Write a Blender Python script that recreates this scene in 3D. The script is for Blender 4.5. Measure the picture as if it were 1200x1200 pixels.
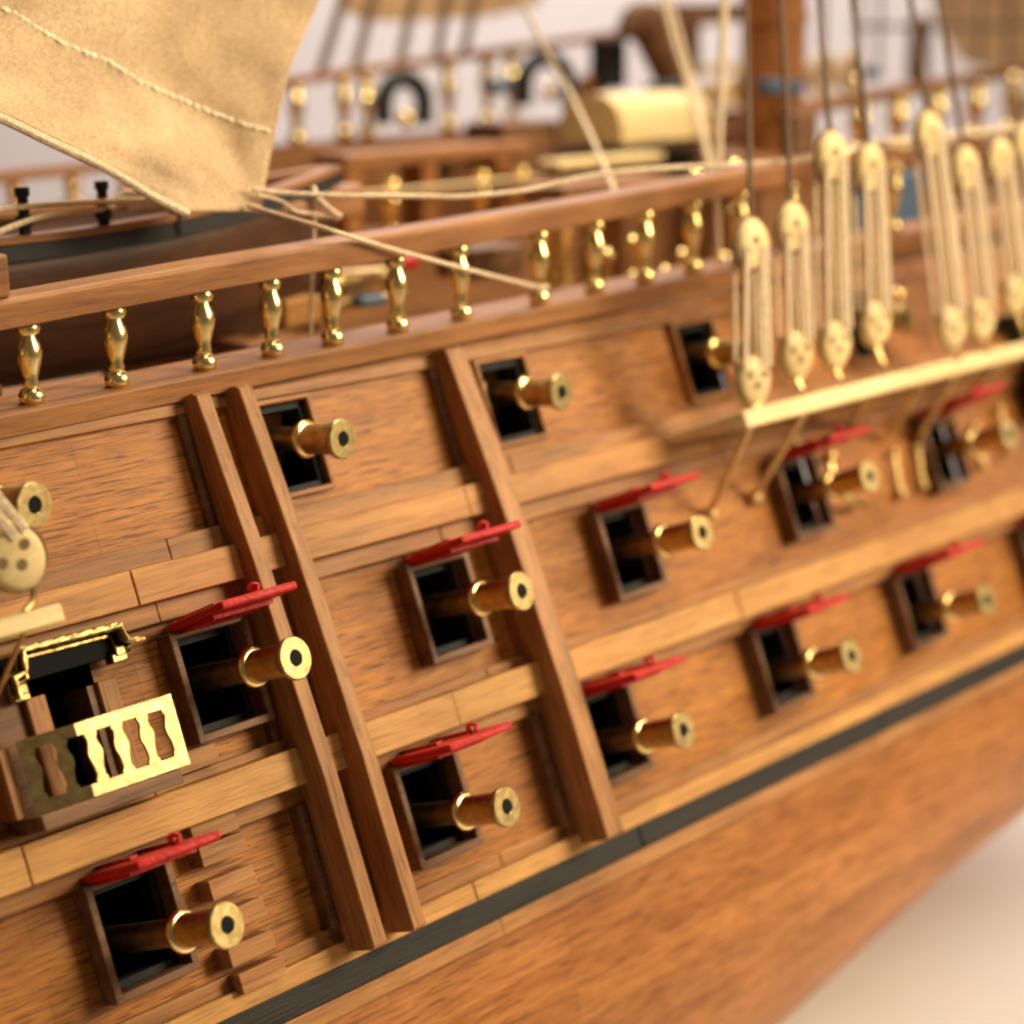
import bpy, bmesh, math, random
from mathutils import Vector, Matrix
random.seed(7)
scn = bpy.context.scene
for o in list(bpy.data.objects): bpy.data.objects.remove(o)

# ------------------------------------------------------------------ frames
# world: X along the ship towards the bow, Y inboard, Z up.  The ship's side is a plane leaning inboard
# (tumblehome) by 22 degrees; "hull" coordinates are (s along, h up the side, o outboard of it).
TAU = math.radians(22)
ST, CT = math.sin(TAU), math.cos(TAU)
HULL = Matrix.Rotation(math.radians(68), 4, 'X')
WORLD = Matrix.Identity(4)
def H(s, h, o=0.0): return Vector((s, h*ST - o*CT, h*CT + o*ST))

# ------------------------------------------------------------------ camera
CAMP = H(0, 0, 10)
AX = Vector((0.69431384, -0.71953929, -0.01383809)).normalized()
AF = Vector((0.69431384, 0.67478434, -0.25018869)).normalized()
AU = AX.cross(AF).normalized()
AF = AU.cross(AX).normalized()
def at(px, py, Y):
    q = AX*((px-600)/2200) + AU*((600-py)/2200) + AF
    return CAMP + q*((Y-CAMP.y)/q.y)
cam_d = bpy.data.cameras.new('camera'); cam = bpy.data.objects.new('camera', cam_d)
scn.collection.objects.link(cam); scn.camera = cam
M = Matrix((AX, AU, -AF)).transposed().to_4x4(); M.translation = CAMP
cam.matrix_world = M
cam_d.sensor_width = 36; cam_d.lens = 66; cam_d.clip_start = 0.1; cam_d.clip_end = 400
cam_d.dof.use_dof = True; cam_d.dof.focus_distance = 11.5; cam_d.dof.aperture_fstop = 0.066/0.23
cam_d.dof.aperture_blades = 0

# ------------------------------------------------------------------ light
w = bpy.data.worlds.new('World'); scn.world = w; w.use_nodes = True
bg = w.node_tree.nodes['Background']; bg.inputs[0].default_value = (1.0, 0.78, 0.55, 1); bg.inputs[1].default_value = 0.13
def area(name, loc, target, size, power, col, sy=None, spread=None):
    l = bpy.data.lights.new(name, 'AREA'); l.energy = power; l.color = col; l.size = size
    if spread: l.spread = math.radians(spread)
    if sy: l.shape = 'RECTANGLE'; l.size_y = sy
    o = bpy.data.objects.new(name, l); scn.collection.objects.link(o)
    o.location = loc; o.rotation_euler = (Vector(target)-Vector(loc)).to_track_quat('-Z', 'Y').to_euler()
    return o
area('key_lamp', (22, -16, 10.5), (10, 0, 0), 9, 1850, (1.0, 0.85, 0.57), sy=11, spread=75)
area('overhead_lamp', (15, 4, 19), (11, 2, 0), 8, 1700, (1.0, 0.87, 0.64), spread=110)
area('backdrop_fill', (28, 16, 22), (32, 20, -6), 17, 9800, (1.0, 0.91, 0.85))  # added light without a seen source, brightens the wall
area('table_fill', (31, -7, 6), (21, -1, -7.3), 6, 520, (1.0, 0.93, 0.84), spread=80)  # invented fill aimed at the table to lift its tone
area('sparkle_light', (9, -5, 17), (10, 1, 0), 1.2, 550, (1.0, 0.87, 0.66))  # small source added only to put sparkle on the brass
scn.render.engine = 'CYCLES'
scn.view_settings.view_transform = 'Standard'; scn.view_settings.look = 'None'
scn.view_settings.exposure = 0.0; scn.view_settings.gamma = 1
scn.cycles.filter_width = 2.2

# ------------------------------------------------------------------ materials
def newmat(name):
    m = bpy.data.materials.new(name); m.use_nodes = True
    nt = m.node_tree; p = nt.nodes['Principled BSDF']
    return m, nt, p
def ramp(nt, stops):
    r = nt.nodes.new('ShaderNodeValToRGB'); e = r.color_ramp.elements
    while len(e) > 1: e.remove(e[-1])
    e[0].position = stops[0][0]; e[0].color = (*stops[0][1], 1)
    for p, c in stops[1:]:
        n = e.new(p); n.color = (*c, 1)
    return r
def mixc(nt, a, b, f, mode='MIX'):
    m = nt.nodes.new('ShaderNodeMix'); m.data_type = 'RGBA'; m.blend_type = mode
    for s, v in ((6, a), (7, b), (0, f)):
        if hasattr(v, 'links'): nt.links.new(v, m.inputs[s])
        else: m.inputs[s].default_value = v if s == 0 else (*v, 1)
    return m.outputs[2]
def wood(name, light, dark, axis='X', grain=1.0, rough=0.5, planks=None, contrast=1.0, pores=0.6, bump=0.25, fine=1.0):
    m, nt, p = newmat(name); L = nt.links
    tc = nt.nodes.new('ShaderNodeTexCoord')
    oi = nt.nodes.new('ShaderNodeObjectInfo')
    off = nt.nodes.new('ShaderNodeVectorMath'); off.operation = 'MULTIPLY_ADD'
    rv = nt.nodes.new('ShaderNodeCombineXYZ')
    for i in range(3): L.new(oi.outputs['Random'], rv.inputs[i])
    L.new(rv.outputs[0], off.inputs[0]); off.inputs[1].default_value = (17, 31, 23); L.new(tc.outputs['Object'], off.inputs[2])
    def noise(sx, sy, detail=4, rough=0.6, dist=0.0):
        mp = nt.nodes.new('ShaderNodeMapping')
        v = {'X': (sx, sy, sy), 'Y': (sy, sx, sy), 'Z': (sy, sy, sx)}[axis]
        mp.inputs['Scale'].default_value = v
        L.new(off.outputs[0], mp.inputs[0])
        n = nt.nodes.new('ShaderNodeTexNoise'); n.inputs['Scale'].default_value = 1
        n.inputs['Detail'].default_value = detail; n.inputs['Roughness'].default_value = rough
        n.inputs['Distortion'].default_value = dist
        L.new(mp.outputs[0], n.inputs['Vector']); return n.outputs['Fac']
    mid = tuple((a+b)/2 for a, b in zip(light, dark))
    n1 = noise(0.6*grain, 7*grain, 3, 0.55, 0.6)
    r1 = ramp(nt, [(0.5-0.2/contrast, dark), (0.5, mid), (0.5+0.2/contrast, light)]); L.new(n1, r1.inputs[0])
    n2 = noise(2.8*grain*fine, 46*grain*fine, 3, 0.6, 0.6)
    r2 = ramp(nt, [(0.36, (0.36, 0.28, 0.22)), (0.46, (0.84, 0.80, 0.76)), (0.64, (1.16, 1.16, 1.14))]); L.new(n2, r2.inputs[0])
    c = mixc(nt, r1.outputs[0], r2.outputs[0], pores, 'MULTIPLY')
    n3 = noise(0.9, 1.6, 3, 0.6)
    r3 = ramp(nt, [(0.3, (0.80, 0.76, 0.72)), (0.7, (1.15, 1.12, 1.08))]); L.new(n3, r3.inputs[0])
    c = mixc(nt, c, r3.outputs[0], 0.8, 'MULTIPLY')
    if planks:
        br = nt.nodes.new('ShaderNodeTexBrick'); br.offset = 0.37; br.squash = 1
        L.new(tc.outputs['Object'], br.inputs['Vector'])
        br.inputs['Scale'].default_value = 1; br.inputs['Brick Width'].default_value = planks[0]; br.inputs['Row Height'].default_value = planks[1]
        br.inputs['Mortar Size'].default_value = 0.004; br.inputs['Mortar Smooth'].default_value = 0.6
        br.inputs['Color1'].default_value = (0.84, 0.80, 0.77, 1); br.inputs['Color2'].default_value = (1.10, 1.10, 1.10, 1)
        br.inputs['Mortar'].default_value = (0.55, 0.48, 0.42, 1)
        c = mixc(nt, c, br.outputs[0], 0.8, 'MULTIPLY')
    L.new(c, p.inputs['Base Color']); p.inputs['Roughness'].default_value = rough
    p.inputs['Specular IOR Level'].default_value = 0.22
    b = nt.nodes.new('ShaderNodeBump'); b.inputs['Strength'].default_value = bump; b.inputs['Distance'].default_value = 0.01
    L.new(n2, b.inputs['Height']); L.new(b.outputs[0], p.inputs['Normal'])
    return m
def simple(name, col, rough=0.5, metal=0.0, var=0.25, scale=12, bump=0.1, col2=None, spec=0.5):
    m, nt, p = newmat(name); L = nt.links
    tc = nt.nodes.new('ShaderNodeTexCoord'); n = nt.nodes.new('ShaderNodeTexNoise')
    n.inputs['Scale'].default_value = scale; n.inputs['Detail'].default_value = 4
    L.new(tc.outputs['Object'], n.inputs['Vector'])
    c2 = col2 or tuple(x*(1-var) for x in col)
    r = ramp(nt, [(0.35, c2), (0.65, col)]); L.new(n.outputs['Fac'], r.inputs[0]); L.new(r.outputs[0], p.inputs['Base Color'])
    p.inputs['Roughness'].default_value = rough; p.inputs['Metallic'].default_value = metal
    p.inputs['Specular IOR Level'].default_value = spec
    if bump:
        b = nt.nodes.new('ShaderNodeBump'); b.inputs['Strength'].default_value = bump; b.inputs['Distance'].default_value = 0.02
        L.new(n.outputs['Fac'], b.inputs['Height']); L.new(b.outputs[0], p.inputs['Normal'])
    return m
MT = {}
MT['plank'] = wood('hull_planking_wood', (0.43, 0.180, 0.036), (0.30, 0.108, 0.018), planks=(3.1, 0.235), rough=0.5, pores=1.0, contrast=0.7, fine=1.35)
MT['walnut'] = wood('walnut_strip', (0.39, 0.180, 0.060), (0.23, 0.095, 0.030), rough=0.5, pores=0.45)
MT['walnutY'] = wood('walnut_upright', (0.40, 0.195, 0.075), (0.25, 0.108, 0.038), axis='Y', rough=0.5, pores=0.6)
MT['oak'] = wood('pale_wale_wood', (0.53, 0.285, 0.090), (0.41, 0.195, 0.055), rough=0.5, pores=0.45)
MT['upwale'] = wood('brown_wale_wood', (0.45, 0.215, 0.066), (0.32, 0.140, 0.038), rough=0.5, pores=0.5)
MT['frame'] = wood('dark_frame_wood', (0.22, 0.11, 0.055), (0.10, 0.045, 0.022), rough=0.5, pores=0.5)
MT['rail'] = wood('handrail_wood', (0.34, 0.155, 0.062), (0.21, 0.088, 0.034), rough=0.42, pores=0.35)
MT['deck'] = wood('deck_wood', (0.36, 0.18, 0.075), (0.22, 0.10, 0.04), planks=(3, 0.25), rough=0.5)
MT['darkwood'] = wood('boat_dark_wood', (0.10, 0.042, 0.022), (0.045, 0.020, 0.012), rough=0.45, pores=0.4)
MT['mast'] = wood('mast_wood', (0.40, 0.17, 0.055), (0.26, 0.10, 0.03), axis='Z', rough=0.4)
MT['boxwood'] = wood('boxwood', (0.76, 0.60, 0.32), (0.64, 0.47, 0.22), rough=0.4, pores=0.2)
MT['black'] = simple('black_paint', (0.010, 0.008, 0.007), 0.75, var=0.5, scale=9)
MT['blackstrip'] = wood('black_stained_strip', (0.024, 0.017, 0.013), (0.007, 0.006, 0.006), rough=0.5, pores=0.5)
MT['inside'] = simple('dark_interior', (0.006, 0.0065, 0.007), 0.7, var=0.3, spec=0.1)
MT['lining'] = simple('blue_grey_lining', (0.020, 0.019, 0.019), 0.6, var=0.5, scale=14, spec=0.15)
MT['red'] = simple('red_paint', (0.50, 0.010, 0.010), 0.42, var=0.35, scale=25, bump=0.6, spec=0.2)
MT['brass'] = simple('polished_brass', (0.97, 0.74, 0.32), 0.24, 1.0, var=0.1, scale=8, bump=0.03)
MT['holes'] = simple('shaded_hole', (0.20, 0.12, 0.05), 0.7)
MT['brassface'] = simple('bright_brushed_brass', (0.48, 0.36, 0.16), 0.40, 1.0, scale=17, bump=0.12, col2=(0.33, 0.22, 0.09))
MT['canopy'] = simple('dull_canopy_brass', (0.50, 0.36, 0.14), 0.38, 1.0, scale=22, bump=0.3, col2=(0.16, 0.10, 0.04))
MT['rodbrass'] = simple('satin_rod_brass', (0.72, 0.50, 0.20), 0.5, 0.6, var=0.2, scale=10, bump=0.05)
MT['barrel'] = simple('dark_barrel_brass', (0.42, 0.26, 0.10), 0.42, 1.0, var=0.4, scale=11, bump=0.08)  # darker brass for the barrel behind the collar
MT['brassold'] = simple('worn_brass', (0.62, 0.43, 0.18), 0.36, 1.0, var=0.35, scale=14, bump=0.05)
MT['blue'] = simple('blue_paint', (0.06, 0.11, 0.19), 0.5, var=0.3)
MT['table'] = simple('cream_table', (0.88, 0.81, 0.76), 0.7, var=0.03, scale=1, bump=0.02)
MT['wall'] = simple('pale_wall', (0.74, 0.69, 0.68), 0.9, var=0.04, scale=0.2, bump=0)
def rope_mat(name, col):
    m, nt, p = newmat(name); L = nt.links
    tc = nt.nodes.new('ShaderNodeTexCoord'); n = nt.nodes.new('ShaderNodeTexNoise'); n.inputs['Scale'].default_value = 55
    L.new(tc.outputs['Object'], n.inputs['Vector'])
    r = ramp(nt, [(0.35, tuple(x*0.6 for x in col)), (0.6, col)]); L.new(n.outputs['Fac'], r.inputs[0]); L.new(r.outputs[0], p.inputs['Base Color'])
    p.inputs['Roughness'].default_value = 0.85
    b = nt.nodes.new('ShaderNodeBump'); b.inputs['Strength'].default_value = 0.8; b.inputs['Distance'].default_value = 0.01
    L.new(n.outputs['Fac'], b.inputs['Height']); L.new(b.outputs[0], p.inputs['Normal']); return m
MT['rope'] = rope_mat('cream_rope', (0.78, 0.60, 0.40))
MT['darkrope'] = rope_mat('dark_rope', (0.16, 0.09, 0.05))
def sail_mat():
    m, nt, p = newmat('aged_sailcloth'); L = nt.links
    tc = nt.nodes.new('ShaderNodeTexCoord')
    n = nt.nodes.new('ShaderNodeTexNoise'); n.inputs['Scale'].default_value = 1.1; n.inputs['Detail'].default_value = 6; n.inputs['Roughness'].default_value = 0.65
    L.new(tc.outputs['Object'], n.inputs['Vector'])
    r = ramp(nt, [(0.30, (0.58, 0.42, 0.26)), (0.50, (0.80, 0.60, 0.37)), (0.72, (0.93, 0.76, 0.50))]); L.new(n.outputs['Fac'], r.inputs[0])
    f = nt.nodes.new('ShaderNodeTexNoise'); f.inputs['Scale'].default_value = 48; f.inputs['Detail'].default_value = 3
    L.new(tc.outputs['Object'], f.inputs['Vector'])
    r2 = ramp(nt, [(0.34, (0.74, 0.68, 0.60)), (0.58, (1.05, 1.05, 1.05))]); L.new(f.outputs['Fac'], r2.inputs[0])
    c = mixc(nt, r.outputs[0], r2.outputs[0], 0.8, 'MULTIPLY')
    L.new(c, p.inputs['Base Color']); p.inputs['Roughness'].default_value = 0.9
    wv = nt.nodes.new('ShaderNodeTexNoise'); wv.inputs['Scale'].default_value = 90
    L.new(tc.outputs['Object'], wv.inputs['Vector'])
    b = nt.nodes.new('ShaderNodeBump'); b.inputs['Strength'].default_value = 0.5; b.inputs['Distance'].default_value = 0.01
    L.new(wv.outputs['Fac'], b.inputs['Height']); L.new(b.outputs[0], p.inputs['Normal'])
    tr = nt.nodes.new('ShaderNodeBsdfTranslucent'); L.new(c, tr.inputs[0])
    mx = nt.nodes.new('ShaderNodeMixShader'); mx.inputs[0].default_value = 0.4
    L.new(p.outputs[0], mx.inputs[1]); L.new(tr.outputs[0], mx.inputs[2]); L.new(mx.outputs[0], nt.nodes['Material Output'].inputs[0])
    return m
MT['sail'] = sail_mat()
MT['seamcloth'] = simple('pale_seam_thread', (0.90, 0.76, 0.55), 0.9, var=0.2, scale=30)

# ------------------------------------------------------------------ mesh helpers
WM = {}                                                    # world matrix of every object made here
def tag(o, label=None, cat=None, group=None, kind=None):
    for k, v in (('label', label), ('category', cat), ('group', group), ('kind', kind)):
        if v: o[k] = v
    return o
def obj(name, bm, mat, parent=None, space=WORLD, smooth=False, bevel=0.0):
    me = bpy.data.meshes.new(name)
    bmesh.ops.recalc_face_normals(bm, faces=bm.faces[:]) if bm.faces else None
    bm.to_mesh(me); bm.free()
    mats = mat if isinstance(mat, (list, tuple)) else [mat]
    for m in mats: me.materials.append(MT[m] if isinstance(m, str) else m)
    if smooth:
        for p in me.polygons: p.use_smooth = True
    o = bpy.data.objects.new(name, me); scn.collection.objects.link(o)
    if parent:
        o.parent = parent; o.matrix_basis = WM[parent].inverted() @ space
    else: o.matrix_basis = space.copy()
    WM[o] = space.copy()
    if smooth:
        md = o.modifiers.new('es', 'EDGE_SPLIT'); md.split_angle = math.radians(42)
    if bevel:
        md = o.modifiers.new('bevel', 'BEVEL'); md.width = bevel; md.segments = 2; md.limit_method = 'ANGLE'; md.harden_normals = False
    return o
def thing(name, label, cat, loc, rot=None, group=None):
    o = bpy.data.objects.new(name, None); scn.collection.objects.link(o); o.empty_display_size = 0.1
    m = (rot.to_4x4() if rot is not None else Matrix.Identity(4)).copy(); m.translation = loc
    o.matrix_basis = m; WM[o] = m
    return tag(o, label, cat, group)
def copy_tree(o, parent=None, m=None):
    c = o.copy(); scn.collection.objects.link(c)
    if parent is None:
        c.matrix_basis = m; WM[c] = m.copy()
    else:
        c.parent = parent; c.matrix_basis = o.matrix_basis.copy(); WM[c] = WM[parent] @ o.matrix_basis
    for ch in o.children: copy_tree(ch, c)
    return c
def B(): return bmesh.new()
def box(bm, x0, x1, y0, y1, z0, z1, xf=None):
    vs = []
    for x in (x0, x1):
        for y in (y0, y1):
            for z in (z0, z1):
                p = Vector((x, y, z)); vs.append(bm.verts.new(xf(p) if xf else p))
    for f in ((0, 1, 3, 2), (4, 6, 7, 5), (0, 4, 5, 1), (2, 3, 7, 6), (0, 2, 6, 4), (1, 5, 7, 3)):
        bm.faces.new([vs[i] for i in f])
    return bm
def prism(bm, pts, a, b, plane='XY'):
    """closed polygon pts extruded between a and b along the third axis"""
    def mk(u, v, t): return Vector({'XY': (u, v, t), 'XZ': (u, t, v), 'YZ': (t, u, v)}[plane])
    lo = [bm.verts.new(mk(u, v, a)) for u, v in pts]; hi = [bm.verts.new(mk(u, v, b)) for u, v in pts]
    n = len(pts); bm.faces.new(lo); bm.faces.new(hi)
    for i in range(n): bm.faces.new((lo[i], lo[(i+1) % n], hi[(i+1) % n], hi[i]))
    return bm
def sweepX(bm, profile, xs, fy=None, fz=None):
    """profile (y,z) swept along X with offsets"""
    rings = []
    for x in xs:
        dy = fy(x) if fy else 0; dz = fz(x) if fz else 0
        rings.append([bm.verts.new((x, y+dy, z+dz)) for y, z in profile])
    n = len(profile)
    for a, b in zip(rings, rings[1:]):
        for i in range(n): bm.faces.new((a[i], a[(i+1) % n], b[(i+1) % n], b[i]))
    bm.faces.new(rings[0]); bm.faces.new(rings[-1])
    return bm
def lathe(bm, prof, axis='Z', seg=24, org=(0, 0, 0), wob=0):
    """prof: list of (t, r) along axis"""
    org = Vector(org); rings = []
    for t, r in prof:
        ring = []
        for k in range(seg):
            a = 2*math.pi*k/seg; u, v = r*math.cos(a), r*math.sin(a)
            p = {'Z': (u, v, t), 'X': (t, u, v), 'Y': (u, t, v)}[axis]
            ring.append(bm.verts.new(org+Vector(p)))
        rings.append(ring)
    for a, b in zip(rings, rings[1:]):
        for k in range(seg): bm.faces.new((a[k], a[(k+1) % seg], b[(k+1) % seg], b[k]))
    if prof[0][1] > 1e-4: bm.faces.new(rings[0])
    if prof[-1][1] > 1e-4: bm.faces.new(rings[-1])
    return bm
def smoothpts(pts, n=8):
    pts = [Vector(p) for p in pts]
    if len(pts) < 3: return pts
    out = []
    P = [pts[0]*2-pts[1]] + pts + [pts[-1]*2-pts[-2]]
    for i in range(1, len(P)-2):
        for k in range(n):
            t = k/n; a, b, c, d = P[i-1], P[i], P[i+1], P[i+2]
            out.append(0.5*((2*b)+(c-a)*t+(2*a-5*b+4*c-d)*t*t+(3*b-a-3*c+d)*t*t*t))
    out.append(pts[-1]); return out
def tube(bm, pts, r, seg=8, smooth=True, closed=False, twist=0):
    if smooth and len(pts) > 2: pts = smoothpts(pts)
    pts = [Vector(p) for p in pts]; rings = []
    prev = None
    for i, p in enumerate(pts):
        t = (pts[min(i+1, len(pts)-1)]-pts[max(i-1, 0)]).normalized()
        if prev is None:
            u = t.orthogonal().normalized()
        else:
            u = (prev - t*prev.dot(t)).normalized()
        prev = u; v = t.cross(u)
        rr = r[i] if isinstance(r, (list, tuple)) else r
        rings.append([bm.verts.new(p+(u*math.cos(2*math.pi*k/seg)+v*math.sin(2*math.pi*k/seg))*rr) for k in range(seg)])
    for a, b in zip(rings, rings[1:]):
        for k in range(seg): bm.faces.new((a[k], a[(k+1) % seg], b[(k+1) % seg], b[k]))
    bm.faces.new(rings[0]); bm.faces.new(rings[-1]); return bm
def ball(bm, c, r, seg=14):
    bmesh.ops.create_uvsphere(bm, u_segments=seg, v_segments=seg//2+2, radius=r, matrix=Matrix.Translation(c)); return bm
def interp(x, xs, ys):
    if x <= xs[0]: return ys[0]
    for i in range(len(xs)-1):
        if x <= xs[i+1]: return ys[i]+(ys[i+1]-ys[i])*(x-xs[i])/(xs[i+1]-xs[i])
    return ys[-1]

# ------------------------------------------------------------------ setting: table and wall
bm = B(); box(bm, -60, 120, -40, 60, -7.6, -7.3)
tag(obj('table', bm, 'table'), kind='structure', label=None)
bm = B(); box(bm, -90, 90, 0, 0.4, -7.29, 50)
tag(obj('wall', bm, 'wall', None, Matrix.Translation((37, 27, 0)) @ Matrix.Rotation(math.radians(-45.8), 4, 'Z')), kind='structure')

# ------------------------------------------------------------------ the ship
ship = thing('model_ship', 'wooden model warship hull with pale wales, upright fenders and brass balusters', 'model ship', Vector((10, 4, -7.3)))
X0, X1 = -3.0, 24.0
ROWS = {'low': (-1.50, [5.685, 8.09, 9.92, 12.03, 14.12, 16.32]),
        'mid': (-0.235, [6.71, 8.70, 10.66, 12.96, 15.22]),
        'up': (1.105, [5.33, 7.80, 9.94, 12.24, 14.6])}
PW, PH = 0.26, 0.305                                      # half opening
ENTRY = (5.47, 5.90, -0.62, 0.10)                         # entry port opening s0,s1,h0,h1
def planking():
    bm = B()
    def quad(s0, s1, h0, h1):
        if s1-s0 < 1e-5 or h1-h0 < 1e-5: return
        bm.faces.new([bm.verts.new((s, h, 0)) for s, h in ((s0, h0), (s1, h0), (s1, h1), (s0, h1))])
    holes = []
    for k, (hc, ss) in ROWS.items():
        for s in ss: holes.append((s-PW, s+PW, hc-PH, hc+PH))
    holes.append(ENTRY)
    hs = sorted(set([-2.47, 1.62] + [q for h in holes for q in h[2:]]))
    for h0, h1 in zip(hs, hs[1:]):
        hm = (h0+h1)/2; cut = sorted([(a, b) for a, b, c, d in holes if c < hm < d])
        s = X0
        for a, b in cut: quad(s, a, h0, h1); s = b
        quad(s, X1, h0, h1)
    return bm
obj('planking', planking(), 'plank', ship, HULL)
# bottom of the hull: bilge arc whose radius shrinks towards the bow
def bottom():
    bm = B(); rings = []
    n = 28
    for i in range(46):
        s = X0 + (X1-X0)*i/45
        r = interp(s, [-3, 6, 11.2, 14.8, 20, 24], [4.2, 3.8, 2.72, 1.94, 1.2, 0.9])
        ring = []
        for k in range(n+1):
            a = math.radians(112)*k/n
            ring.append(bm.verts.new((s, -2.47-r*math.sin(a), -r*(1-math.cos(a)))))
        # keel, then the far side stays open below the far bulwark
        last = ring[-1].co; wl = H(last.x, last.y, last.z)
        yk = 4.4
        d = Vector((s, yk, wl.z-0.15)); loc = HULL.inverted() @ d; ring.append(bm.verts.new(loc))
        for q in range(n, -1, -2):                          # mirrored far side
            a = math.radians(112)*q/n
            wq = H(s, -2.47-r*math.sin(a), -r*(1-math.cos(a))); wq.y = 8.8-wq.y
            ring.append(bm.verts.new(HULL.inverted() @ wq))
        wq = H(s, 1.62, 0); wq.y = 8.8-wq.y
        ring.append(bm.verts.new(HULL.inverted() @ wq))
        rings.append(ring)
    for a, b in zip(rings, rings[1:]):
        for k in range(len(a)-1): bm.faces.new((a[k], a[k+1], b[k+1], b[k]))
    return bm
MT['bottom'] = wood('hull_bottom_wood', (0.46, 0.198, 0.060), (0.32, 0.120, 0.034), planks=(4.5, 0.26), rough=0.45, contrast=0.9, fine=1.2, pores=0.8)
obj('hull_bottom', bottom(), 'bottom', ship, HULL, smooth=True)

def strip(name, h0, h1, o1, mat, segs, o0=-0.01, bevel=0.008, label=None, hf=None):
    """a strake made of scarfed lengths; each length is a hair different in height"""
    bm = B()
    for a, b in zip(segs, segs[1:]):
        j = random.uniform(-0.004, 0.004)
        box(bm, a+0.003, b-0.003, h0, h1, o0, o1+j)
    return obj(name, bm, mat, ship, HULL, bevel=bevel)
strip('wale', 0.33, 0.555, 0.17, 'upwale', [X0, 3.1, 5.9+0.35, 9.1, 11.9, 14.9, X1])
strip('wale_moulding', 0.555, 0.70, 0.085, 'walnut', [X0, 4.2, 6.62, 9.7, 12.6, 16.1, X1])
strip('wale_moulding', 0.20, 0.33, 0.075, 'walnut', [X0, 3.9, 6.42, 8.85, 12.1, 15.3, X1])
strip('wale', -1.035, -0.80, 0.20, 'oak', [X0, 2.6, 5.05, 8.42, 11.6, 15.6, X1])
strip('wale_moulding', -0.80, -0.735, 0.07, 'walnut', [X0, 4.1, 6.05, 8.9, 13.3, X1])
strip('wale_moulding', -1.155, -1.035, 0.085, 'walnut', [X0, 3.2, 6.26, 9.5, 11.7, 14.2, X1])
strip('wale_moulding', -2.075, -1.975, 0.055, 'walnut', [X0, 3.9, 8.55, 11.1, 15.9, X1])
strip('wale_moulding', -2.205, -2.075, 0.11, 'oak', [X0, 4.8, 8.2, 12.4, 17.2, X1])
strip('black_wale', -2.385, -2.205, 0.085, 'blackstrip', [X0, 5.3, 9.9, 13.1, X1])
strip('wale_moulding', -2.50, -2.385, 0.10, 'walnut', [X0, 6.1, 8.35, 12.9, X1])
strip('wale_moulding', 1.45, 1.53, 0.05, 'walnut', [X0, 5.1, 9.4, 13.6, X1])

def rib(s0, s1, ot=0.20, ob=0.38, top=1.56, bot=-2.15):
    bm = B()
    prof = [(top, -0.005), (top, ot-0.05), (top-0.03, ot), (0.4, 0.30), (-1.0, ob-0.01), (bot+0.02, ob), (bot, ob-0.02), (bot, -0.005)]
    prism(bm, prof, s0, s1, 'YZ')
    return obj('rib', bm, 'walnutY', ship, HULL, bevel=0.01)
rib(7.06, 7.175); rib(7.40, 7.515); rib(9.28, 9.465)
def filler(s0, s1, h0, h1, o):
    bm = B(); box(bm, s0, s1, h0, h1, -0.004, o); obj('rib_filler', bm, 'frame', ship, HULL, bevel=0.006)
for (a, b, o) in ((6.99, 7.05, 0.11), (7.335, 7.39, 0.12), (9.16, 9.225, 0.11)):
    filler(a, b, -1.972, -1.158, o)
    if a != 9.16: filler(a, b, -0.732, 0.197, o*0.6)
filler(6.99, 7.05, 0.703, 1.447, 0.05); filler(9.215, 9.27, 0.703, 1.447, 0.05)

# handrail, planksheer and balusters (upright in the world)
ZB = lambda x: interp(x, [3, 6, 7.5, 9.65, 11.75, 14, 18, 24], [1.52, 1.575, 1.61, 1.655, 1.705, 1.76, 1.86, 2.05])
ZT = lambda x: interp(x, [3, 5.8, 7.3, 9.65, 11.1, 13.1, 18, 24], [1.99, 2.06, 2.13, 2.21, 2.265, 2.37, 2.55, 2.8])
xs = [X0+(X1-X0)*i/60 for i in range(61)]
bm = B(); sweepX(bm, [(0.50, -0.15), (0.50, -0.02), (0.515, 0.0), (0.98, 0.0), (0.98, -0.16), (0.56, -0.17)], xs, fz=ZB)
obj('planksheer', bm, 'rail', ship, bevel=0.006)
bm = B(); sweepX(bm, [(0.50, 0.0), (0.495, 0.155), (0.515, 0.178), (0.74, 0.185), (0.76, 0.16), (0.76, 0.0)], [x for x in xs if 5.0 < x < 14.9], fz=ZT)
obj('handrail', bm, 'rail', ship, bevel=0.006)
bm = B(); box(bm, 4.8, 5.87, 0.515, 0.80, 2.245, 2.50); obj('rail_post', bm, 'rail', ship, bevel=0.02)
def baluster_mesh(h):
    bm = B()
    k = h/0.5
    prof = [(0.0, 0.050), (0.012, 0.060), (0.055, 0.064), (0.085, 0.052), (0.10, 0.034), (0.12, 0.040), (0.15, 0.033), (0.20, 0.043),
            (0.27, 0.058), (0.31, 0.062), (0.35, 0.056), (0.40, 0.037), (0.415, 0.035), (0.42, 0.052), (0.455, 0.060), (0.475, 0.054), (0.48, 0.045), (0.5, 0.045)]
    lathe(bm, [(t*k, r*1.28) for t, r in prof], 'Z', 24); return bm
first = None
for px, py in ((38, 470), (138, 455), (240, 437), (320, 420), (390, 407), (467, 391), (541, 375), (632, 359), (697, 345), (755, 333), (812, 322), (866, 312), (925, 300), (985, 290), (1045, 278), (-60, 485)):
    X = at(px, py, 0.62).x
    z = ZB(X)-0.004; hh = ZT(X)-z+0.01
    m = Matrix.Translation((X, 0.62+random.uniform(-0.008, 0.008), z)) @ Matrix.Rotation(random.uniform(-0.03, 0.03), 4, 'Y')
    if first is None:
        first = obj('baluster', baluster_mesh(hh), 'brass', ship, m, smooth=True); BH0 = hh
    else:
        c = first.copy(); scn.collection.objects.link(c); mm = m @ Matrix.Diagonal((1, 1, hh/BH0, 1)); c.parent = ship
        c.matrix_basis = WM[ship].inverted() @ mm; WM[c] = mm

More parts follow.
